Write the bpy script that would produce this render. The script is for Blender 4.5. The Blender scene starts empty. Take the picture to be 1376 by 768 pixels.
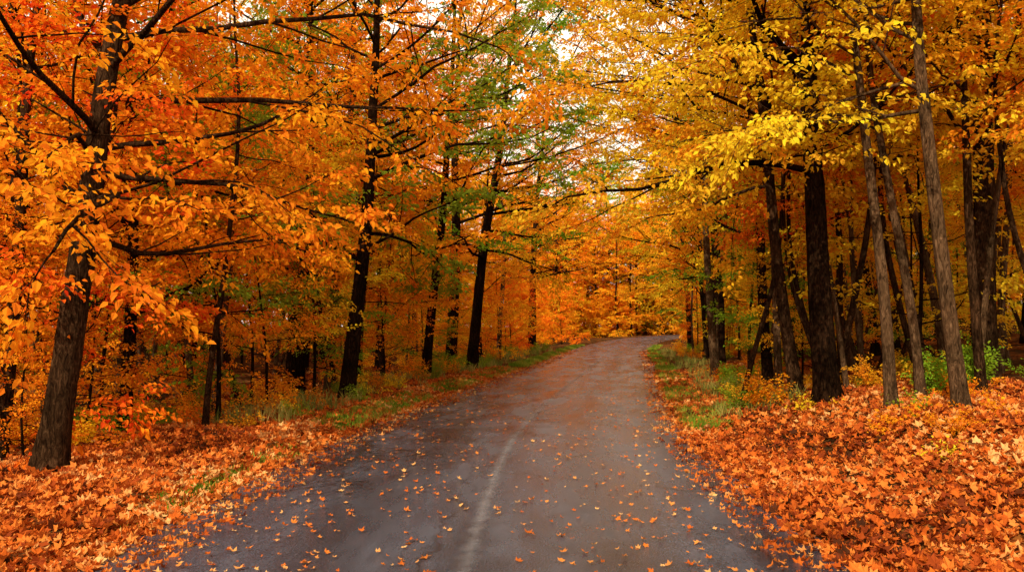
import bpy, math, time
import numpy as np
from mathutils import Vector
T0=time.time()
rng=np.random.default_rng(11)
scene=bpy.context.scene
R=math.radians
def nrm(a): return a/np.maximum(np.linalg.norm(a,axis=-1,keepdims=True),1e-9)
def sstep(a,b,x):
    t=np.clip((x-a)/(b-a),0,1); return t*t*(3-2*t)

# ------------------------------------------------------------ layout
HW=2.82
_cy=np.array([-60,-20,-5,0,6,10,13,16,24,38,52,64,80,90,100,115,130,160,260])
_cx=np.array([-1.6,-.8,-.5,-.45,-.36,-.2,0.0,.4,1.6,3.9,5.9,8.0,12.0,15.8,21,31,43,68,150])
_fy=np.arange(-60,260,.5); _fx=np.interp(_fy,_cy,_cx)
_k=np.hanning(17); _k/=_k.sum()
_fx=np.concatenate([np.full(8,_fx[0]),_fx,np.full(8,_fx[-1])]); _fx=np.convolve(_fx,_k,'valid')
def cx(y): return np.interp(y,_fy,_fx)
def rise(y): return .85*sstep(48,112,np.asarray(y,float))
def bump(x,y):
    return (np.sin(x*1.3+y*.7)*np.sin(y*.9-x*.4)*.5+np.sin(x*2.9+1.3)*np.sin(y*2.3+.4)*.25+np.sin(x*.37+2)*np.sin(y*.29+1)*1.0)
def terrain(x,y):
    x=np.asarray(x,float); y=np.asarray(y,float)
    c=cx(y); dr=x-(c+HW); dl=(c-HW)-x
    nf=1-sstep(9,30,y)
    A=.2+.25*nf
    zr=A*sstep(.5,3.2,dr)+.085*np.clip(dr-2.2,0,30)
    zl=.10*sstep(0,.9,dl)-.30*sstep(1.8,5,dl)+.03*np.clip(dl-8,0,40)
    z=np.where(dr>0,zr,np.where(dl>0,zl,0))
    off=np.maximum(dr,dl)
    z=z+bump(x,y)*.12*sstep(.3,3,off)
    z=np.where(off<.25,-.03+.03*sstep(-.1,.25,off),z)
    return z+rise(y)

# ------------------------------------------------------------ materials
def newmat(name):
    m=bpy.data.materials.new(name); m.use_nodes=True
    nt=m.node_tree; nt.nodes.clear(); return m,nt
def N(nt,t,**kw):
    n=nt.nodes.new(t)
    for k,v in kw.items(): setattr(n,k,v)
    return n
def ramp(nt,stops,interp='LINEAR'):
    n=nt.nodes.new('ShaderNodeValToRGB'); e=n.color_ramp.elements; n.color_ramp.interpolation=interp
    e[0].position=stops[0][0]; e[0].color=(*stops[0][1],1)
    e[1].position=stops[-1][0]; e[1].color=(*stops[-1][1],1)
    for p,c in stops[1:-1]:
        x=e.new(p); x.color=(*c,1)
    return n
def leafshader(m,nt,colsock,trans):
    L=nt.links.new
    d=N(nt,'ShaderNodeBsdfDiffuse'); t=N(nt,'ShaderNodeBsdfTranslucent')
    L(colsock,d.inputs[0]); L(colsock,t.inputs[0])
    mx=N(nt,'ShaderNodeMixShader'); mx.inputs[0].default_value=trans; L(d.outputs[0],mx.inputs[1]); L(t.outputs[0],mx.inputs[2])
    o=N(nt,'ShaderNodeOutputMaterial'); L(mx.outputs[0],o.inputs[0])
def leafmat(name,stops,trans=.5):
    m,nt=newmat(name); L=nt.links.new
    at=N(nt,'ShaderNodeAttribute'); at.attribute_name='lv'
    r=ramp(nt,stops); L(at.outputs['Fac'],r.inputs[0]); leafshader(m,nt,r.outputs[0],trans); return m
def treeleaf(name,distant=False):
    m,nt=newmat(name); L=nt.links.new
    at=N(nt,'ShaderNodeAttribute'); at.attribute_name='lv'
    oi=N(nt,'ShaderNodeObjectInfo'); col=oi.outputs['Color']
    if distant:
        r=ramp(nt,[(0,PAL['red']),(.12,PAL['orange']),(.4,PAL['gold']),(.6,PAL['orange']),(.8,PAL['yellow']),(.95,PAL['yellow']),(1,PAL['green'])]); L(oi.outputs['Random'],r.inputs[0]); col=r.outputs[0]
    h=N(nt,'ShaderNodeMapRange'); h.inputs[3].default_value=.476; h.inputs[4].default_value=.53; L(at.outputs['Fac'],h.inputs[0])
    v=N(nt,'ShaderNodeMapRange'); v.inputs[3].default_value=.80; v.inputs[4].default_value=1.06; L(at.outputs['Fac'],v.inputs[0])
    hs=N(nt,'ShaderNodeHueSaturation'); L(h.outputs[0],hs.inputs['Hue']); L(v.outputs[0],hs.inputs['Value']); L(col,hs.inputs['Color'])
    leafshader(m,nt,hs.outputs[0],.5); return m
PAL={'orange':(.97,.35,.016),'red':(.94,.21,.014),'gold':(.98,.50,.022),'yellow':(.97,.64,.03),'green':(.30,.44,.025)}
TL=treeleaf('autumn_leaf'); TLD=treeleaf('autumn_leaf_distant',True)
LM={
 'litter':leafmat('fallen_leaf',[(0,(.06,.02,.009)),(.2,(.26,.045,.011)),(.5,(.54,.115,.015)),(.75,(.68,.21,.035)),(1,(.72,.40,.14))],.2),
 'grass':leafmat('grass_blade',[(0,(.08,.17,.012)),(.5,(.18,.28,.02)),(1,(.42,.38,.06))],.3),
 'dry':leafmat('dry_grass_blade',[(0,(.10,.16,.03)),(.5,(.26,.27,.05)),(1,(.5,.36,.10))],.3),
}
def barkmat(name,c1,c2,c3):
    m,nt=newmat(name); L=nt.links.new
    tc=N(nt,'ShaderNodeTexCoord'); mp=N(nt,'ShaderNodeMapping'); mp.inputs['Scale'].default_value=(17,17,4.2)
    L(tc.outputs['Object'],mp.inputs[0])
    n1=N(nt,'ShaderNodeTexNoise'); n1.inputs['Scale'].default_value=1.5; n1.inputs['Detail'].default_value=8; n1.inputs['Roughness'].default_value=.7
    n1.inputs['Distortion'].default_value=1.2
    L(mp.outputs[0],n1.inputs['Vector'])
    n2=N(nt,'ShaderNodeTexNoise'); n2.inputs['Scale'].default_value=1.6; n2.inputs['Detail'].default_value=5; L(tc.outputs['Object'],n2.inputs['Vector'])
    r=ramp(nt,[(.36,c1),(.5,c2),(.68,c3)]); L(n1.outputs['Fac'],r.inputs[0])
    mx=N(nt,'ShaderNodeMixRGB',blend_type='MULTIPLY'); mx.inputs[0].default_value=.85
    r2=ramp(nt,[(.35,(.45,.45,.4)),(.65,(1.2,1.1,1))]); L(n2.outputs['Fac'],r2.inputs[0])
    L(r.outputs[0],mx.inputs[1]); L(r2.outputs[0],mx.inputs[2])
    b=N(nt,'ShaderNodeBump'); b.inputs['Strength'].default_value=1; b.inputs['Distance'].default_value=.07; L(n1.outputs['Fac'],b.inputs['Height'])
    p=N(nt,'ShaderNodeBsdfDiffuse'); L(mx.outputs[0],p.inputs['Color']); L(b.outputs[0],p.inputs['Normal'])
    o=N(nt,'ShaderNodeOutputMaterial'); L(p.outputs[0],o.inputs[0]); return m
BARK=barkmat('bark_brown',(.010,.005,.003),(.042,.021,.010),(.14,.074,.037))
BARKD=barkmat('bark_dark',(.005,.003,.002),(.018,.009,.005),(.062,.031,.015))
BARKG=barkmat('bark_grey',(.028,.016,.009),(.11,.062,.031),(.26,.155,.085))

# ------------------------------------------------------------ mesh builder (all quads)
class MB:
    def __init__(s): s.v=[];s.f=[];s.m=[];s.a=[];s.sm=[];s.n=0
    def add(s,v,f,mat,a,smooth):
        v=np.asarray(v,np.float32).reshape(-1,3); f=np.asarray(f).reshape(-1,4)
        s.v.append(v); s.f.append((f+s.n).astype(np.int32)); s.n+=len(v)
        s.m.append(np.full(len(f),mat,np.int32)); s.a.append(np.broadcast_to(a,(len(f),)).astype(np.float32)); s.sm.append(np.full(len(f),smooth,bool))
    def mesh(s,name,mats):
        V=np.concatenate(s.v);F=np.concatenate(s.f).astype(np.int32)
        me=bpy.data.meshes.new(name)
        me.vertices.add(len(V)); me.vertices.foreach_set('co',V.ravel())
        me.loops.add(F.size); me.loops.foreach_set('vertex_index',F.ravel())
        me.polygons.add(len(F)); me.polygons.foreach_set('loop_start',np.arange(0,F.size,4,dtype=np.int32))
        for m in mats: me.materials.append(m)
        me.polygons.foreach_set('material_index',np.concatenate(s.m))
        me.polygons.foreach_set('use_smooth',np.concatenate(s.sm))
        at=me.attributes.new('lv','FLOAT','FACE'); at.data.foreach_set('value',np.concatenate(s.a))
        me.update(calc_edges=True); return me
def obj(name,me,loc=(0,0,0),rot=0,sc=1,coll=None):
    o=bpy.data.objects.new(name,me); o.location=loc; o.rotation_euler=(0,0,rot); o.scale=(sc,)*3 if np.isscalar(sc) else sc
    (coll or scene.collection).objects.link(o); return o

def tubes(mb,P,Rr,K,mat=0,ridge=0):
    B,n,_=P.shape
    T=nrm(np.gradient(P,axis=1)); mt=nrm(T.mean(1))
    ref=np.where(np.abs(mt[:,2:3])>.8,np.array([[1.,0,0]]),np.array([[0,0,1.]]))
    Nn=nrm(np.cross(T,ref[:,None,:])); Bn=np.cross(T,Nn)
    a=np.linspace(0,2*np.pi,K,endpoint=False)
    rad=np.broadcast_to(Rr[:,:,None],(B,n,K)).copy()
    if ridge:
        z=np.arange(n)[None,:,None]
        rad*=1+ridge*(np.sin(a*5+z*.25+rng.random()*6)*.5+np.sin(a*3-z*.4+rng.random()*6)*.6+rng.normal(size=(B,n,K))*.45)
    V=P[:,:,None,:]+rad[...,None]*(np.cos(a)[None,None,:,None]*Nn[:,:,None,:]+np.sin(a)[None,None,:,None]*Bn[:,:,None,:])
    b=np.arange(B)[:,None,None]*n*K; i=np.arange(n-1)[None,:,None]*K; k=np.arange(K)[None,None,:]; k2=(k+1)%K
    F=np.stack(np.broadcast_arrays(b+i+k,b+i+k2,b+i+K+k2,b+i+K+k),-1)
    mb.add(V,F,mat,0.5,True)
def curve(S,D,L,n,bend,jit):
    P=[S]; d=D.copy(); 
    for i in range(n-1):
        d=nrm(d+np.array([0,0,1.])*np.asarray(bend).reshape(-1,1)+rng.normal(size=d.shape)*jit)
        P.append(P[-1]+d*(L/(n-1))[:,None])
    return np.stack(P,1)
def sample(P,idx,u):
    n=P.shape[1]; t=u*(n-1); i=np.clip(t.astype(int),0,n-2); w=(t-i)[:,None]
    a=P[idx,i];b=P[idx,i+1]
    return a*(1-w)+b*w, nrm(b-a)
def hrot(d,ang):
    c,s=np.cos(ang),np.sin(ang)
    return np.stack([d[:,0]*c-d[:,1]*s,d[:,0]*s+d[:,1]*c,d[:,2]],1)
def leaves(mb,base,d,nr,size,mat,lv,width=.64,lobed=False):
    s=nrm(np.cross(d,nr)); nn=np.cross(s,d); M=len(base); z=size[:,None]
    if lobed:
        ang=np.radians([-105,-52,0,52,105]); tl=np.array([.42,.62,.75,.62,.42])
        na=np.radians([-150,-78,-26,26,78,150]); nl=np.array([.2,.36,.44,.44,.36,.2])
        pts=[base+nn*0]
        c=base
        for a_,l in zip(na,nl): pts.append(c+z*(d*np.cos(a_)*l+s*np.sin(a_)*l)+nn*z*.03)
        for a_,l in zip(ang,tl): pts.append(c+z*(d*np.cos(a_)*l+s*np.sin(a_)*l)*rng.uniform(.8,1.1,(M,1))+nn*z*(rng.random((M,1))*.5-.08))
        V=np.stack(pts,1); b=np.arange(M)[:,None]*12
        F=np.stack([np.concatenate([b+0,b+1+i,b+7+i,b+2+i],1) for i in range(5)],1)
        mb.add(V,F,mat,np.repeat(lv,5),False); return
    w=z*width
    f=rng.uniform(.05,.3,(M,1))*w; dr=rng.uniform(.0,.3,(M,1))*z
    V=np.stack([base, base+d*z*.3+s*w*.5+nn*f, base+d*z*.68+s*w*.36+nn*f*.7-nn*dr*.3, base+d*z-nn*dr,
                base+d*z*.68-s*w*.36+nn*f*.7-nn*dr*.3, base+d*z*.3-s*w*.5+nn*f],1)
    b=np.arange(M)[:,None]*6
    F=np.stack([np.concatenate([b,b+1,b+2,b+3],1),np.concatenate([b,b+3,b+4,b+5],1)],1)
    mb.add(V,F,mat,np.repeat(lv,2),False)

def sprays(mb,S,D,L,tr,nl,lsize,twigs=True):
    P=curve(S,D,L,4,rng.normal(-.10,.06,len(S)),.10)
    if twigs: tubes(mb,P[:,::3],np.array([1,.35])[None,:]*tr*np.ones((len(S),1)),3)
    B=len(S); idx=np.repeat(np.arange(B),nl); M=len(idx)
    u=np.tile(np.linspace(.08,1,nl),B)+rng.normal(0,.03,M); u=np.clip(u,0,1)
    p,t=sample(P,idx,u)
    side=np.where(np.tile(np.arange(nl)%2,B)==0,1.,-1.)
    perp=nrm(np.cross(t,np.array([[0,0,1.]])))*side[:,None]
    d=nrm(t*rng.uniform(.2,1,(M,1))+perp*rng.uniform(.3,1.1,(M,1))+np.array([[0,0,-1.]])*rng.uniform(-.1,.75,(M,1))+rng.normal(size=(M,3))*.2)
    p=p+perp*rng.uniform(0,.13,(M,1))+rng.normal(size=(M,3))*.035
    up=nrm(np.array([[0,0,1.]])+rng.normal(size=(M,3))*.6)
    sr=rng.random(B)
    lv=np.clip(.55*sr[idx]+.45*rng.random(M),0,1)
    leaves(mb,p,d,up,lsize*rng.uniform(.6,1.2,M),1,lv)

def gen_tree(name,path,r0,tb,crown,nlimb,bark=None,nsub=6,nsp=5,nl=20,ls=.12,K=10,elev=(5,50),ntr=26,azb=None,ridge=.05,taper=.8,extra=(),twigs=True,mat=None,wob=.012):
    mb=MB(); path=np.array(path,float)
    t=np.linspace(0,1,ntr); tt=np.linspace(0,1,len(path))
    P=np.stack([np.interp(t,tt,path[:,i]) for i in range(3)],1)
    ker=np.array([1,2,3,2,1.])/9
    for _ in range(2):
        Q=np.pad(P,((2,2),(0,0)),mode='reflect',reflect_type='odd'); P=np.stack([np.convolve(Q[:,i],ker,'valid') for i in range(3)],1)
    H=path[-1,2]
    ph=rng.random(4)*6.28; w=wob*H
    P[:,0]+=w*(np.sin(t*7+ph[0])-np.sin(ph[0]))*.8+.35*w*np.sin(t*17+ph[1])*t; P[:,1]+=w*(np.sin(t*6+ph[2])-np.sin(ph[2]))*.8
    rad=r0*((1-t*.93)**taper); zz=P[:,2]; rad=rad*(1+.5*np.exp(-np.maximum(zz,0)/.25))
    tubes(mb,P[None],rad[None],K,ridge=ridge)
    P1=P[None]
    s=np.sort(rng.random(nlimb)); s=(s+np.linspace(0,1,nlimb))/2
    u=tb+(0.98-tb)*s
    p,tg=sample(P1,np.zeros(nlimb,int),u)
    az=np.arange(nlimb)*2.4+rng.normal(0,.5,nlimb)+rng.random()*6
    if azb is not None:
        m=rng.random(nlimb)<.45; az=np.where(m,azb+rng.normal(0,.6,nlimb),az)
    el=np.radians(elev[0]+(elev[1]-elev[0])*s+rng.normal(0,9,nlimb))
    D=np.stack([np.cos(az)*np.cos(el),np.sin(az)*np.cos(el),np.sin(el)],1)
    L=crown*(.45+.65*np.sin(np.pi*(.18+.72*s)))*rng.uniform(.65,1.2,nlimb)
    for (ue,aze,ele,le) in extra:
        pe,_=sample(P1,np.zeros(1,int),np.array([ue])); p=np.concatenate([p,pe]); 
        D=np.concatenate([D,[[math.cos(aze)*math.cos(ele),math.sin(aze)*math.cos(ele),math.sin(ele)]]]); L=np.append(L,le); u=np.append(u,ue)
    nlimb=len(L)
    C=curve(p,D,L,9,rng.normal(.03,.05,nlimb),.13)
    lr=np.interp(u,t,rad)*.42; lr=np.minimum(lr,.012*L+.006)
    lr=np.maximum(lr,.008)
    tubes(mb,C,lr[:,None]*np.linspace(1,.22,9)[None]**.9,5)
    idx=np.repeat(np.arange(nlimb),nsub); M=len(idx)
    us=np.tile(np.linspace(.2,.97,nsub),nlimb)+rng.normal(0,.04,M); us=np.clip(us,.08,1)
    p,tg=sample(C,idx,us)
    side=np.where(np.tile(np.arange(nsub)%2,nlimb)==0,1.,-1.)
    D=hrot(tg,side*rng.uniform(.5,1.25,M)); D=nrm(D+rng.normal(size=(M,3))*.15+np.array([[0,0,1.]])*rng.uniform(-.25,.3,(M,1)))
    Ls=L[idx]*.55*(1.2-us)*rng.uniform(.7,1.25,M)+.25
    S=curve(p,D,Ls,6,rng.normal(-.02,.04,M),.12)
    tubes(mb,S[:,::1 if twigs else 5],((lr[idx]*.45*(1.1-us*.6))[:,None]*np.linspace(1,.3,6)[None])[:,::1 if twigs else 5],3)
    i2=np.repeat(np.arange(M),nsp); M2=len(i2)
    u2=np.clip(np.tile(np.linspace(.25,1,nsp),M)+rng.normal(0,.05,M2),.1,1)
    p2,t2=sample(S,i2,u2)
    sd=np.where(np.tile(np.arange(nsp)%2,M)==0,1.,-1.)
    D2=hrot(t2,sd*rng.uniform(.2,1.1,M2)); D2[:,2]=D2[:,2]*.5+rng.normal(-.05,.2,M2); D2=nrm(D2)
    i3=np.repeat(np.arange(nlimb),4); u3=np.clip(rng.uniform(.6,1,len(i3)),0,1); p3,t3=sample(C,i3,u3)
    D3=nrm(t3+rng.normal(size=t3.shape)*.4)
    Sx=np.concatenate([p2,p3]); Dx=np.concatenate([D2,D3])
    keep=rng.random(len(Sx))<.88; Sx=Sx[keep];Dx=Dx[keep]
    sprays(mb,Sx,Dx,rng.uniform(.35,.8,len(Sx)),.004,nl,ls,twigs)
    return mb.mesh(name,[bark or BARK,mat or TL])
def place(name,me,x,y,rot=0,sc=1,leaf='orange',coll=None,dz=0):
    z=float(terrain(x,y))-.06+dz
    o=obj(name,me,(x,y,z),rot,sc,coll)
    c=np.array(PAL[leaf])*rng.uniform(.9,1.03)*np.array([1,rng.uniform(.82,1.12),1]); o.color=(*np.clip(c,0,.98),1)
    return o
def straight(H,lx=0,ly=0,mid=(0,0)):
    return [(0,0,-.2),(lx*.33+mid[0],ly*.33+mid[1],H*.33),(lx*.66+mid[0]*.5,ly*.66,H*.66),(lx,ly,H)]

# ------------------------------------------------------------ prototypes
canopy=[gen_tree('canopy_%d'%i,straight(rng.uniform(14,18),rng.normal(0,.8),rng.normal(0,.8),(rng.normal(0,.3),0)),rng.uniform(.13,.22),rng.uniform(.2,.32),rng.uniform(4.2,5.4),26,bark=[BARK,BARKD,BARKD,BARKG,BARKD][i]) for i in range(5)]
slim=[gen_tree('slim_%d'%i,straight(rng.uniform(11,15),rng.normal(0,.9),rng.normal(0,.6),(rng.normal(0,.3),0)),rng.uniform(.06,.10),rng.uniform(.34,.45),rng.uniform(2.0,2.6),11,bark=[BARK,BARKG,BARKG][i],nsub=5,nsp=4,nl=16,K=8,ridge=.04,wob=.02) for i in range(3)]
young=[gen_tree('young_%d'%i,straight(rng.uniform(6,8.5),rng.normal(0,.5),rng.normal(0,.5)),rng.uniform(.04,.065),rng.uniform(.10,.17),rng.uniform(2.1,2.7),19,bark=BARKD,nsub=5,nsp=4,nl=20,ls=.10,K=7,ridge=.03,elev=(0,40)) for i in range(4)]
far=[gen_tree('far_%d'%i,straight(rng.uniform(14,18),rng.normal(0,.8),rng.normal(0,.8)),rng.uniform(.15,.24),rng.uniform(.08,.16),rng.uniform(4.4,5.4),24,bark=BARKD,nsub=5,nsp=4,nl=12,ls=.23,K=6,ntr=10,ridge=0,twigs=False,mat=TLD,elev=(-5,50)) for i in range(3)]
fary=[gen_tree('far_low_%d'%i,straight(rng.uniform(4,6),rng.normal(0,.3),rng.normal(0,.3)),.05,.02,2.6,20,bark=BARKD,nsub=4,nsp=4,nl=12,ls=.17,K=5,ntr=8,ridge=0,twigs=False,mat=TLD,elev=(-8,50)) for i in range(2)]
def gen_shrub(name,H,nst,sp=.5,ls=.08):
    mb=MB(); az=rng.random(nst)*6.28; 
    D=nrm(np.stack([np.cos(az)*sp,np.sin(az)*sp,np.ones(nst)],1)); L=H*rng.uniform(.7,1.15,nst)
    C=curve(np.stack([np.cos(az)*.08,np.sin(az)*.08,np.full(nst,-.1)],1),D,L,7,np.full(nst,-.03),.12)
    tubes(mb,C,.010*np.linspace(1,.3,7)[None]*np.ones((nst,1)),4)
    idx=np.repeat(np.arange(nst),12); u=rng.uniform(.2,1,len(idx)); p,t=sample(C,idx,u)
    D=nrm(hrot(t,rng.normal(0,1.2,len(idx)))+rng.normal(size=t.shape)*.5*np.array([1,1,.4])); sprays(mb,p,D,rng.uniform(.25,.5,len(idx)),.003,13,ls)
    return mb.mesh(name,[BARK,TL])
shrubs=[gen_shrub('shrub_%d'%i,rng.uniform(1.0,1.7),7) for i in range(3)]
sprig=[gen_shrub('sprig_%d'%i,.4,2,.8,.07) for i in range(2)]
print('protos',time.time()-T0)

# ------------------------------------------------------------ hero trees
heroes=[
 ('maple_tree',-5.5,9.5,11,1.5,.3,.175,.27,4.4,'orange',BARK,0.4),
 ('maple_tree',-7.7,12.0,11,.9,0,.11,.18,3.6,'orange',BARK,None),
 ('maple_tree',-7.0,14.5,11,-.2,0,.12,.2,3.8,'orange',BARKD,None),
 ('oak_tree',-6.4,23.5,15,.3,.2,.29,.25,5.2,'orange',BARKD,0.2),
 ('oak_tree',-5.7,25.0,15,.8,0,.17,.33,4.6,'gold',BARKG,None),
 ('elm_tree',-3.9,18.8,13,.8,.3,.19,.26,4.8,'green',BARKD,0),
 ('maple_tree',-3.0,27.5,16,1.2,0,.17,.34,6.8,'orange',BARKD,0),
 ('maple_tree',-2.9,37,18,.5,0,.28,.24,6.5,'gold',BARKD,0),
 ('maple_tree',-1.7,33,17,2.0,0,.24,.28,6,'green',BARKD,0),
 ('oak_tree',1.4,58,19,1,0,.3,.22,6.5,'orange',BARKD,0),
 ('maple_tree',5.5,13.9,12,-.3,.2,.22,.34,5.0,'yellow',BARKD,2.8),
 ('maple_tree',5.6,15.6,12,-1.5,0,.13,.32,4.6,'gold',BARK,3.1),
 ('birch_tree',5.6,11.8,11,-.7,0,.09,.38,3.4,'yellow',BARKG,3.0),
 ('maple_tree',6.15,10.9,11,-.9,0,.11,.38,3.8,'yellow',BARKG,2.7),
 ('oak_tree',8.5,14.4,13,.5,0,.22,.34,4.2,'orange',BARK,2.8),
 ('maple_tree',7.4,12.6,11,-.3,0,.08,.36,3.2,'gold',BARK,None),
 ('maple_tree',6.9,21.5,14,-.9,0,.15,.24,5.4,'yellow',BARKD,3.1),
 ('maple_tree',9.3,36,17,-.9,0,.2,.22,6.8,'yellow',BARKD,3.1),
 ('maple_tree',6.9,27,16,-.5,0,.14,.32,6.8,'gold',BARKG,3.1),
]
for i,(nm,x,y,H,lx,ly,r,tb,cr,lf,bk,azb) in enumerate(heroes):
    ex=[]
    if i==0: ex=[(.36,.25,.18,3.2),(.3,3.6,.5,2.5),(.45,-.5,.25,3.5),(.33,-1.2,.2,2.6)]
    if i==10: ex=[(.38,2.9,.5,5),(.5,3.3,.6,5)]
    near=y<16
    me=gen_tree(nm,straight(H,lx,ly),r,tb,cr,21,bark=bk,azb=azb,K=16,ntr=44,ridge=.06,extra=ex,ls=.096 if near else .13,nl=24 if near else 20,wob=.007)
    place(nm,me,x,y,leaf=lf)
for x,y,k,s in [(6.7,13.1,2,.9),(5.0,17.6,0,.9),(7.2,16.2,1,.95),(9.6,12.8,2,.85),(8.1,11.6,0,.8),(6.2,18.6,2,1),(7.9,13.6,1,.9),(6.3,15.0,1,.8),(9.0,16.6,2,1),(10.4,15.0,1,.95),(7.1,18.0,0,.9),(8.4,19.2,1,1),(-6.3,17.0,2,.9),(-4.7,21.5,0,.9),(-8.6,15.6,0,.9),(-9.6,12.5,0,.9),(-5.2,13.6,0,.8),(-7.4,18.6,2,.9)]:
    place('slender_maple_tree',slim[k],x,y,rng.random()*6.28,s,'yellow' if x>0 else 'orange')
for x,y,s,c in [(-4.9,16.0,.62,'orange'),(-6.3,19.3,.8,'orange'),(-5.2,21.0,.6,'green'),(-3.9,24.5,.7,'orange'),(-8.2,17.5,.85,'orange'),(-7.8,20.8,.9,'red'),(-9.3,13.8,.8,'orange'),(-3.3,30,.7,'green'),(-10.4,16.5,.9,'orange'),(-6.9,12.9,.55,'orange'),(-1.6,38.5,.8,'orange'),(-.6,42,.8,'gold'),(7.0,19.4,.6,'gold'),(7.6,24,.7,'green'),(-6.6,10.9,.42,'orange'),(-8.3,10.9,.5,'red')]:
    place('young_maple_tree',young[rng.integers(4)],x,y,rng.random()*6.28,s,c)
print('heroes',time.time()-T0)

# ------------------------------------------------------------ forest fill
placed=[(h[1],h[2]) for h in heroes]
def pick(side,y):
    r=rng.random()
    if side<0: return 'orange' if r<.52 else 'red' if r<.59 else 'gold' if r<.79 else 'yellow' if r<.85 else 'green'
    return 'yellow' if r<.34 else 'gold' if r<.62 else 'orange' if r<.84 else 'green' if r<.95 else 'red'
def inglade(x,y):   # a glade at the bend lets the sun reach the far end of the road
    t=np.clip(((x-16)*(-16)+(y-97)*(-33))/(16**2+33**2),0,1)
    return math.hypot(x-(16-16*t),y-(97-33*t))<7.5
def scatter(n,x0,x1,y0,y1,mind,edge,fn,emax=99,glade=False):
    c=0
    for _ in range(n*10):
        if c>=n: break
        x=rng.uniform(x0,x1); y=rng.uniform(y0,y1); off=abs(x-cx(y))-HW
        if y>85: off=min(off,abs(x-cx(y-4))-HW,abs(x-cx(y+4))-HW)
        if off<edge or off>emax: continue
        if abs(x)>y*.75+4: continue
        if not glade and y>58 and inglade(x,y): continue
        pa=np.array(placed)
        if ((pa-[x,y])**2).sum(1).min()<mind**2: continue
        placed.append((x,y)); fn(x,y); c+=1
def f_can(x,y):
    nm=['maple_tree','maple_tree','oak_tree'][rng.integers(3)]
    place(nm,canopy[rng.integers(5)],x,y,rng.random()*6.28,rng.uniform(.6,.8) if y<26 else rng.uniform(.75,1.15),pick(x-cx(y),y))
def f_slim(x,y):
    place('slender_maple_tree',slim[rng.integers(3)],x,y,rng.random()*6.28,rng.uniform(.7,1.05),pick(x-cx(y),y))
def f_yng(x,y):
    place('young_maple_tree',young[rng.integers(4)],x,y,rng.random()*6.28,rng.uniform(.5,1.0),pick(x-cx(y),y))
scatter(20,-8,14,30,60,3.0,2.4,f_can,3.8)
scatter(28,-28,-3,14,60,2.6,2.8,f_can)
scatter(26,3,30,14,60,2.6,3.0,f_can)
scatter(36,-22,-3,12,48,.9,2.4,f_slim)
scatter(50,3,20,13,48,.8,2.4,f_slim)
scatter(65,-24,-3,9,58,1.0,2.4,f_yng)
scatter(52,4,26,12,58,1.0,2.4,f_yng)
dist=bpy.data.collections.new('distant_forest_trees')
def f_far(x,y): place('maple_tree_distant',far[rng.integers(3)],x,y,rng.random()*6.28,rng.uniform(.8,1.35),coll=dist)
def f_fary(x,y): place('young_tree_distant',fary[rng.integers(2)],x,y,rng.random()*6.28,rng.uniform(.5,1.1),coll=dist)
scatter(110,-35,60,60,145,2.2,2.2,f_far)
scatter(45,0,48,98,130,1.5,1.5,f_far,glade=True)
scatter(110,-12,40,50,110,.9,2.4,f_fary,glade=True)
scatter(70,2,48,98,135,.8,1.6,f_fary,glade=True)
e=bpy.data.objects.new('distant_forest',None); e.instance_type='COLLECTION'; e.instance_collection=dist; scene.collection.objects.link(e)
for k in range(110):
    s=-1 if rng.random()<.5 else 1
    y=13+47*rng.random()**1.4; x=float(cx(y))+s*(HW+rng.uniform(1.6,6)+(1.2 if y<15 else 0))
    place('shrub',shrubs[rng.integers(3)],x,y,rng.random()*6.28,rng.uniform(.3,.75),['gold','yellow','orange','green','green'][rng.integers(5)])
for k in range(34):
    s=-1 if rng.random()<.35 else 1
    y=6.5*(30/6.5)**rng.random(); x=float(cx(y))+s*(HW+rng.uniform(1.8,4.5))
    place('seedling_plant',sprig[rng.integers(2)],x,y,rng.random()*6.28,rng.uniform(.5,.9),['gold','orange','green','yellow'][rng.integers(4)])
for x,y,s,c in [(-7.0,9.6,.6,'orange'),(-6.4,11.8,.6,'gold'),(-8.2,13.2,.7,'orange'),(7.9,10.2,.45,'orange'),(8.6,11.6,.6,'gold'),(6.9,12.0,.5,'orange'),(9.2,10.8,.55,'orange')]:
    place('shrub',shrubs[rng.integers(3)],x,y,rng.random()*6.28,s,c)
for x,y,k,s in [(-5.8,-6.6,0,.68),(5.4,-6.5,2,.85),(1.8,-12,4,.9)]:  # unseen trees added behind the camera to cast dappled shade on the foreground
    place('maple_tree',canopy[k],x,y,rng.random()*6,s,'gold')  # added unseen shade tree, shares the maple_tree name
print('forest',time.time()-T0)

# ------------------------------------------------------------ ground
def grid_mesh(name,xs,ys,fz,mat):
    X,Y=np.meshgrid(xs,ys); Z=fz(X,Y); nx=len(xs)
    V=np.stack([X,Y,Z],-1).reshape(-1,3); i=np.arange(len(ys)-1)[:,None]*nx+np.arange(nx-1)[None]
    F=np.stack([i,i+1,i+nx+1,i+nx],-1); mb=MB(); mb.add(V,F,0,.5,True); return mb.mesh(name,[mat])
m,nt=newmat('forest_floor'); L=nt.links.new
tc=N(nt,'ShaderNodeTexCoord')
nz=N(nt,'ShaderNodeTexNoise'); nz.inputs['Scale'].default_value=7; nz.inputs['Detail'].default_value=4; L(tc.outputs['Object'],nz.inputs['Vector'])
mixv=N(nt,'ShaderNodeMixRGB'); mixv.inputs[0].default_value=.08; L(tc.outputs['Object'],mixv.inputs[1]); L(nz.outputs['Color'],mixv.inputs[2])
vo=N(nt,'ShaderNodeTexVoronoi'); vo.inputs['Scale'].default_value=16; L(mixv.outputs[0],vo.inputs['Vector'])
sx=N(nt,'ShaderNodeSeparateColor'); L(vo.outputs['Color'],sx.inputs[0])
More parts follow.
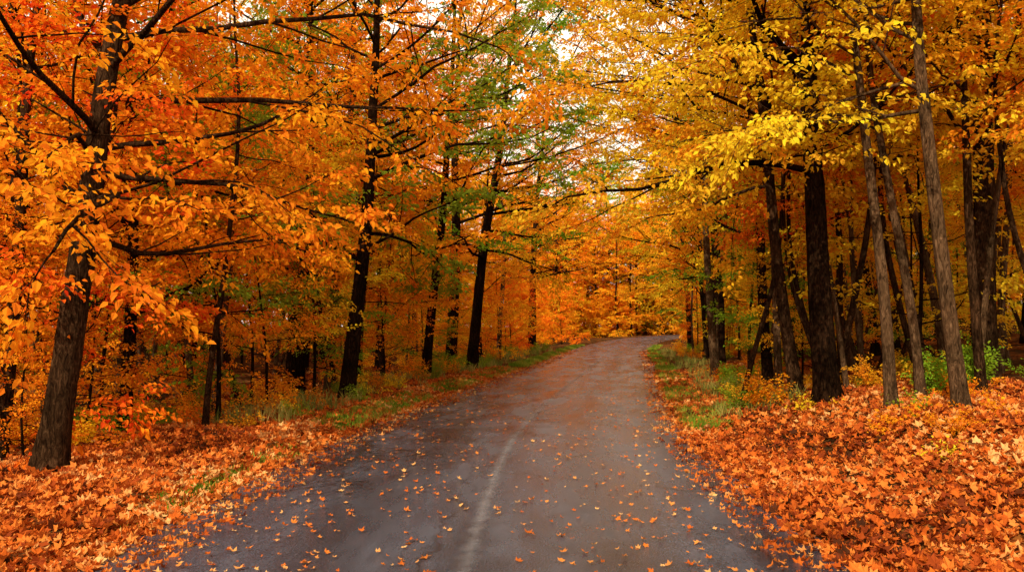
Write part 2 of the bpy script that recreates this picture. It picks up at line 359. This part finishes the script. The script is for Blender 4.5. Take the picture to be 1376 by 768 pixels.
r=ramp(nt,[(0,(.02,.008,.004)),(.25,(.09,.025,.008)),(.55,(.20,.052,.012)),(.8,(.28,.10,.02)),(1,(.2,.11,.04))]); L(sx.outputs[0],r.inputs[0])
n3=N(nt,'ShaderNodeTexNoise'); n3.inputs['Scale'].default_value=.6; n3.inputs['Detail'].default_value=5; L(tc.outputs['Object'],n3.inputs['Vector'])
r3=ramp(nt,[(.40,(0,0,0)),(.56,(1,1,1))]); L(n3.outputs['Fac'],r3.inputs[0])
mx=N(nt,'ShaderNodeMixRGB'); mx.inputs[2].default_value=(.025,.018,.008,1); mm=N(nt,'ShaderNodeMath',operation='MULTIPLY'); mm.inputs[1].default_value=.8
L(r3.outputs[0],mm.inputs[0]); L(mm.outputs[0],mx.inputs[0]); L(r.outputs[0],mx.inputs[1])
b=N(nt,'ShaderNodeBump'); b.inputs['Strength'].default_value=.9; b.inputs['Distance'].default_value=.05; L(sx.outputs[1],b.inputs['Height'])
p=N(nt,'ShaderNodeBsdfDiffuse'); L(mx.outputs[0],p.inputs['Color']); L(b.outputs[0],p.inputs['Normal'])
o=N(nt,'ShaderNodeOutputMaterial'); L(p.outputs[0],o.inputs[0]); FLOOR=m
xs=np.concatenate([[-1500,-700,-300,-150,-90],np.arange(-60,-14,1.2),np.arange(-14,14,.2),np.arange(14,70,.8),[90,150,300,700,1500]])
ys=np.concatenate([[-1500,-700,-300,-120,-60],np.arange(-40,0,1.),np.arange(0,32,.25),np.arange(32,180,1.),[220,300,500,900,1800]])
obj('forest_ground',grid_mesh('forest_ground',xs,ys,lambda X,Y:np.where((np.abs(X)>100)|(Y>190)|(Y<-50),rise(Y),terrain(X,Y)),FLOOR))

# road
m,nt=newmat('asphalt'); L=nt.links.new
tc=N(nt,'ShaderNodeTexCoord'); uv=N(nt,'ShaderNodeUVMap'); uv.uv_map='UVMap'
sp=N(nt,'ShaderNodeSeparateXYZ'); L(uv.outputs[0],sp.inputs[0])
nf=N(nt,'ShaderNodeTexNoise'); nf.inputs['Scale'].default_value=75; nf.inputs['Detail'].default_value=4; nf.inputs['Roughness'].default_value=.7; L(tc.outputs['Object'],nf.inputs['Vector'])
mp=N(nt,'ShaderNodeMapping'); mp.inputs['Scale'].default_value=(1.6,.4,1); L(uv.outputs[0],mp.inputs[0])
nm_=N(nt,'ShaderNodeTexNoise'); nm_.inputs['Scale'].default_value=1.0; nm_.inputs['Detail'].default_value=9; nm_.inputs['Roughness'].default_value=.66; L(mp.outputs[0],nm_.inputs['Vector'])
r1=ramp(nt,[(.3,(.022,.026,.038)),(.5,(.038,.045,.063)),(.7,(.060,.069,.094))]); L(nm_.outputs['Fac'],r1.inputs[0])
r2=ramp(nt,[(.3,(.3,.3,.3)),(.5,(1,1,1)),(.7,(2.6,2.5,2.4))]); L(nf.outputs['Fac'],r2.inputs[0])
mu=N(nt,'ShaderNodeMixRGB',blend_type='MULTIPLY'); mu.inputs[0].default_value=1; L(r1.outputs[0],mu.inputs[1]); L(r2.outputs[0],mu.inputs[2])
ab=N(nt,'ShaderNodeMath',operation='ABSOLUTE'); L(sp.outputs[0],ab.inputs[0])
sn=N(nt,'ShaderNodeMath',operation='MULTIPLY'); sn.inputs[1].default_value=4.2; L(ab.outputs[0],sn.inputs[0])
sn2=N(nt,'ShaderNodeMath',operation='SINE'); L(sn.outputs[0],sn2.inputs[0])
mr=N(nt,'ShaderNodeMapRange'); mr.inputs[1].default_value=-1; mr.inputs[2].default_value=1; mr.inputs[3].default_value=.78; mr.inputs[4].default_value=1.28; L(sn2.outputs[0],mr.inputs[0])
mu2=N(nt,'ShaderNodeMixRGB',blend_type='MULTIPLY'); mu2.inputs[0].default_value=1; L(mu.outputs[0],mu2.inputs[1]); L(mr.outputs[0],mu2.inputs[2])
vc=N(nt,'ShaderNodeTexVoronoi',feature='DISTANCE_TO_EDGE'); vc.inputs['Scale'].default_value=.45
nd=N(nt,'ShaderNodeTexNoise'); nd.inputs['Scale'].default_value=2.2; nd.inputs['Detail'].default_value=5; L(uv.outputs[0],nd.inputs['Vector'])
md=N(nt,'ShaderNodeMixRGB'); md.inputs[0].default_value=.35; L(uv.outputs[0],md.inputs[1]); L(nd.outputs['Color'],md.inputs[2]); L(md.outputs[0],vc.inputs['Vector'])
rc=ramp(nt,[(0,(.4,.4,.4)),(.01,(1,1,1))]); L(vc.outputs['Distance'],rc.inputs[0])
mu3=N(nt,'ShaderNodeMixRGB',blend_type='MULTIPLY'); mu3.inputs[0].default_value=.8; L(mu2.outputs[0],mu3.inputs[1]); L(rc.outputs[0],mu3.inputs[2])
rr=N(nt,'ShaderNodeMapRange'); rr.inputs[1].default_value=.35; rr.inputs[2].default_value=.65; rr.inputs[3].default_value=.15; rr.inputs[4].default_value=.36; L(nm_.outputs['Fac'],rr.inputs[0])
b=N(nt,'ShaderNodeBump'); b.inputs['Strength'].default_value=.25; b.inputs['Distance'].default_value=.01; L(nf.outputs['Fac'],b.inputs['Height'])
p=N(nt,'ShaderNodeBsdfPrincipled'); L(mu3.outputs[0],p.inputs['Base Color']); L(rr.outputs[0],p.inputs['Roughness']); L(b.outputs[0],p.inputs['Normal'])
o=N(nt,'ShaderNodeOutputMaterial'); L(p.outputs[0],o.inputs[0]); ASPH=m
def strip(name,us,ys,z,mat,jit=0):
    Y=np.repeat(ys[:,None],len(us),1); c=cx(ys); tan=np.gradient(c,ys); nx_=1/np.sqrt(1+tan**2); ny_=-tan*nx_
    U=np.repeat(us[None],len(ys),0).copy()
    if jit:
        U[:,0]+=jit*(np.sin(ys*2.1)*.5+np.sin(ys*5.3+1)*.3+rng.normal(size=len(ys))*.3); U[:,-1]+=jit*(np.sin(ys*1.7+2)*.5+np.sin(ys*4.9)*.3+rng.normal(size=len(ys))*.3)
    X=c[:,None]+U*nx_[:,None]; YY=Y+U*ny_[:,None]
    V=np.stack([X,YY,z(U)+rise(YY)],-1).reshape(-1,3); k=len(us); i=np.arange(len(ys)-1)[:,None]*k+np.arange(k-1)[None]
    F=np.stack([i,i+1,i+k+1,i+k],-1); mb=MB(); mb.add(V,F,0,.5,True); me=mb.mesh(name,[mat])
    uvl=me.uv_layers.new(name='UVMap'); UV=np.stack([U,Y],-1).reshape(-1,2); uvl.data.foreach_set('uv',UV[F.reshape(-1)].astype(np.float32).ravel())
    return obj(name,me)
yr=np.concatenate([np.arange(-40,60,.25),np.arange(60,230,.6)])
strip('asphalt_road',np.linspace(-HW-.08,HW+.08,15),yr,lambda U:.016*(1-(U/HW)**2)+.012,ASPH,.06)
m,nt=newmat('worn_line_paint'); L=nt.links.new
tc=N(nt,'ShaderNodeTexCoord'); n1=N(nt,'ShaderNodeTexNoise'); n1.inputs['Scale'].default_value=6; n1.inputs['Detail'].default_value=9; n1.inputs['Roughness'].default_value=.8; L(tc.outputs['Object'],n1.inputs['Vector'])
uv=N(nt,'ShaderNodeUVMap'); uv.uv_map='UVMap'; sp=N(nt,'ShaderNodeSeparateXYZ'); L(uv.outputs[0],sp.inputs[0])
a0=N(nt,'ShaderNodeMath',operation='ABSOLUTE'); L(sp.outputs[0],a0.inputs[0])
mr=N(nt,'ShaderNodeMapRange'); mr.inputs[1].default_value=.0; mr.inputs[2].default_value=.13; mr.inputs[3].default_value=.08; mr.inputs[4].default_value=-.3; L(a0.outputs[0],mr.inputs[0])
ad=N(nt,'ShaderNodeMath',operation='ADD'); L(n1.outputs['Fac'],ad.inputs[0]); L(mr.outputs[0],ad.inputs[1])
r=ramp(nt,[(.33,(0,0,0)),(.8,(.7,.7,.7))]); L(ad.outputs[0],r.inputs[0])
d=N(nt,'ShaderNodeBsdfPrincipled'); d.inputs['Base Color'].default_value=(.26,.25,.27,1); d.inputs['Roughness'].default_value=.6
tr=N(nt,'ShaderNodeBsdfTransparent'); ms=N(nt,'ShaderNodeMixShader'); L(r.outputs[0],ms.inputs[0]); L(tr.outputs[0],ms.inputs[1]); L(d.outputs[0],ms.inputs[2])
o=N(nt,'ShaderNodeOutputMaterial'); L(ms.outputs[0],o.inputs[0])
strip('road_centre_line',np.linspace(-.14,.14,5),yr,lambda U:.033+0*U,m)

# ------------------------------------------------------------ fallen leaves
def litter(n,y0,y1,side,dmin,dmax,size,lift):
    u=rng.random(n); y=y0*(y1/y0)**u
    d=dmin+(dmax-dmin)*rng.random(n)**.85
    x=cx(y)+side*(HW+d); z=terrain(x,y)+rng.uniform(.005,lift,n)*np.where(d>.3,1,.3)+np.where(d<.25,.03,0)
    nr=nrm(np.stack([rng.normal(0,.65,n),rng.normal(0,.65,n),np.ones(n)],1))
    az=rng.random(n)*6.28; dd=np.stack([np.cos(az),np.sin(az),rng.normal(0,.2,n)],1); dd=nrm(dd-nr*(dd*nr).sum(1,keepdims=True))
    patch=.5+.25*np.sin(x*1.1+y*.6)*np.sin(y*.8-x*.3)+.25*np.sin(x*2.7-y*1.9)*np.sin(y*2.2+x)
    lv=np.clip(.65*patch+.75*rng.random(n)-.18,0,1)
    leaves(mb,np.stack([x,y,z],1),dd,nr,size*rng.uniform(.5,1.3,n)*(1+.012*y),0,lv,lobed=True)
mb=MB()
litter(38000,3.0,32,1,-.1,5.5,.092,.11)
litter(24000,4.2,34,-1,-.05,3.6,.092,.09)
litter(5000,4.5,60,1,-.5,.8,.08,.01)
litter(5000,4.5,60,-1,-.6,.5,.08,.01)
litter(5000,8,40,-1,3.6,9,.12,.08)
obj('fallen_leaves',mb.mesh('fallen_leaves',[LM['litter']]))
mb=MB(); n=2800; y=3.3*(70/3.3)**rng.random(n); u=rng.uniform(-1,1,n); u=np.sign(u)*np.abs(u)**.7*HW
x=cx(y)+u; z=.04+rng.uniform(0,.01,n)+rise(y)
nr=nrm(np.stack([rng.normal(0,.25,n),rng.normal(0,.25,n),np.ones(n)],1)); az=rng.random(n)*6.28; dd=np.stack([np.cos(az),np.sin(az),0*az],1); dd=nrm(dd-nr*(dd*nr).sum(1,keepdims=True))
leaves(mb,np.stack([x,y,z],1),dd,nr,rng.uniform(.025,.075,n),0,.45+.55*rng.random(n),lobed=True)
obj('leaves_on_road',mb.mesh('leaves_on_road',[LM['litter']]))

# ------------------------------------------------------------ grass
def blades(mb,x,y,h,w,lean):
    n=len(x); z=terrain(x,y)-.02; az=rng.random(n)*6.28; b=np.stack([x,y,z],1)
    s=np.stack([np.cos(az),np.sin(az),0*az],1)*w[:,None]*.5; az2=rng.random(n)*6.28; l=np.stack([np.cos(az2),np.sin(az2),0*az],1)*(lean*h)[:,None]
    up=np.array([[0,0,1.]])*h[:,None]
    V=np.stack([b-s,b+s,b+s*.7+up*.6+l*.35,b-s*.7+up*.6+l*.35,b+s*.1+up+l,b-s*.1+up+l],1); q=np.arange(n)[:,None]*6
    F=np.stack([np.concatenate([q,q+1,q+2,q+3],1),np.concatenate([q+3,q+2,q+4,q+5],1)],1)
    lv=np.clip(.5+.25*np.sin(x*3+y)+rng.normal(0,.2,n),0,1); mb.add(V,F,0,np.repeat(lv,2),False)
def tuft(n,y0,y1,side,d0,d1,h0,h1,k=14):
    y=y0*(y1/y0)**rng.random(n); d=rng.uniform(d0,d1,n); keep=(np.sin(y*.9+side)+np.sin(y*2.3)*.6+rng.normal(0,.5,n))>-.3; y=y[keep]; d=d[keep]
    x=cx(y)+side*(HW+d); y=np.repeat(y,k)+rng.normal(0,.06,len(y)*k); x=np.repeat(x,k)+rng.normal(0,.06,len(x)*k)
    m=len(x); return x,y,rng.uniform(h0,h1,m),rng.uniform(.007,.014,m)*(1+y*.03),rng.uniform(.1,.7,m)
mb=MB(); blades(mb,*tuft(2300,13,70,-1,.1,.9,.06,.18)); blades(mb,*tuft(1200,14,70,1,.1,.9,.06,.2)); blades(mb,*tuft(130,7,12,-1,.1,.5,.06,.12)); obj('roadside_grass',mb.mesh('roadside_grass',[LM['grass']]))
mb=MB(); blades(mb,*tuft(700,13,60,-1,1.2,3.4,.15,.42)); blades(mb,*tuft(340,15,60,1,.9,2.4,.15,.4)); obj('tall_grass',mb.mesh('tall_grass',[LM['dry']]))
# last plants: verge shrubs and the trees that close the view past the bend
for x,y,s,c in [(4.6,16.2,.55,'green'),(5.3,19.5,.65,'green'),(5.0,17.8,.45,'yellow'),(6.3,23,.7,'green'),(-4.1,15.2,.4,'green'),(-3.6,18.2,.5,'green'),(-3.2,21.6,.5,'yellow'),(-2.6,25,.5,'green'),(5.2,9.6,.3,'orange'),(6.4,9.2,.35,'gold'),(5.9,8.0,.28,'orange')]:
    place('shrub',shrubs[rng.integers(3)],x,y,rng.random()*6.28,s,c)
for x,y in [(22,118),(24,121),(20,116),(26,124),(21.5,122),(23,125),(27,128),(18,118)]: place('young_tree_distant',fary[rng.integers(2)],x,y,rng.random()*6,1.1,coll=dist)
for x,y in [(24.5,128),(21,126),(28.5,133),(32,138)]: place('maple_tree_distant',far[rng.integers(3)],x,y,rng.random()*6,1.1,coll=dist)
print('all',time.time()-T0)

# ------------------------------------------------------------ light
SEL,SAZ=36,-153
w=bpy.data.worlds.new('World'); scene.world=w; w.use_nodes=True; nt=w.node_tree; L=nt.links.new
sk=nt.nodes.new('ShaderNodeTexSky'); sk.sky_type='NISHITA'; sk.sun_disc=False; sk.sun_elevation=R(SEL); sk.sun_rotation=R(SAZ); sk.dust_density=5; sk.air_density=1.0; sk.ozone_density=1
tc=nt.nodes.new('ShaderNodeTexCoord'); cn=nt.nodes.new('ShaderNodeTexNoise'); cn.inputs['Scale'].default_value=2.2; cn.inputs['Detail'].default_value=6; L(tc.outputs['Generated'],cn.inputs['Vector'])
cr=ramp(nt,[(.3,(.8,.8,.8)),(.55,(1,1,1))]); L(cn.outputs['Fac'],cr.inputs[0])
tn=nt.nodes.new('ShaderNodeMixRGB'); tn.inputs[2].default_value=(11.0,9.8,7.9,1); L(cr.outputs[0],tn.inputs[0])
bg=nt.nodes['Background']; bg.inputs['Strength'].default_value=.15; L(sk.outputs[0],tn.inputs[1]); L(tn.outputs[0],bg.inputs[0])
sd=bpy.data.lights.new('sun','SUN'); sd.energy=5; sd.angle=R(.5); sd.color=(1,.88,.68)
so=bpy.data.objects.new('sun',sd); scene.collection.objects.link(so)
dv=Vector((math.sin(R(SAZ))*math.cos(R(SEL)),math.cos(R(SAZ))*math.cos(R(SEL)),math.sin(R(SEL))))
so.rotation_euler=dv.to_track_quat('Z','Y').to_euler(); so.location=(-20,0,30)
cam=bpy.data.cameras.new('camera'); cam.lens=28; cam.sensor_width=36; cam.clip_end=4000
co=bpy.data.objects.new('camera',cam); co.location=(0,0,1.8); co.rotation_euler=(R(93.0),0,0); scene.collection.objects.link(co); scene.camera=co
scene.view_settings.view_transform='Standard'; scene.view_settings.look='None'; scene.view_settings.exposure=0
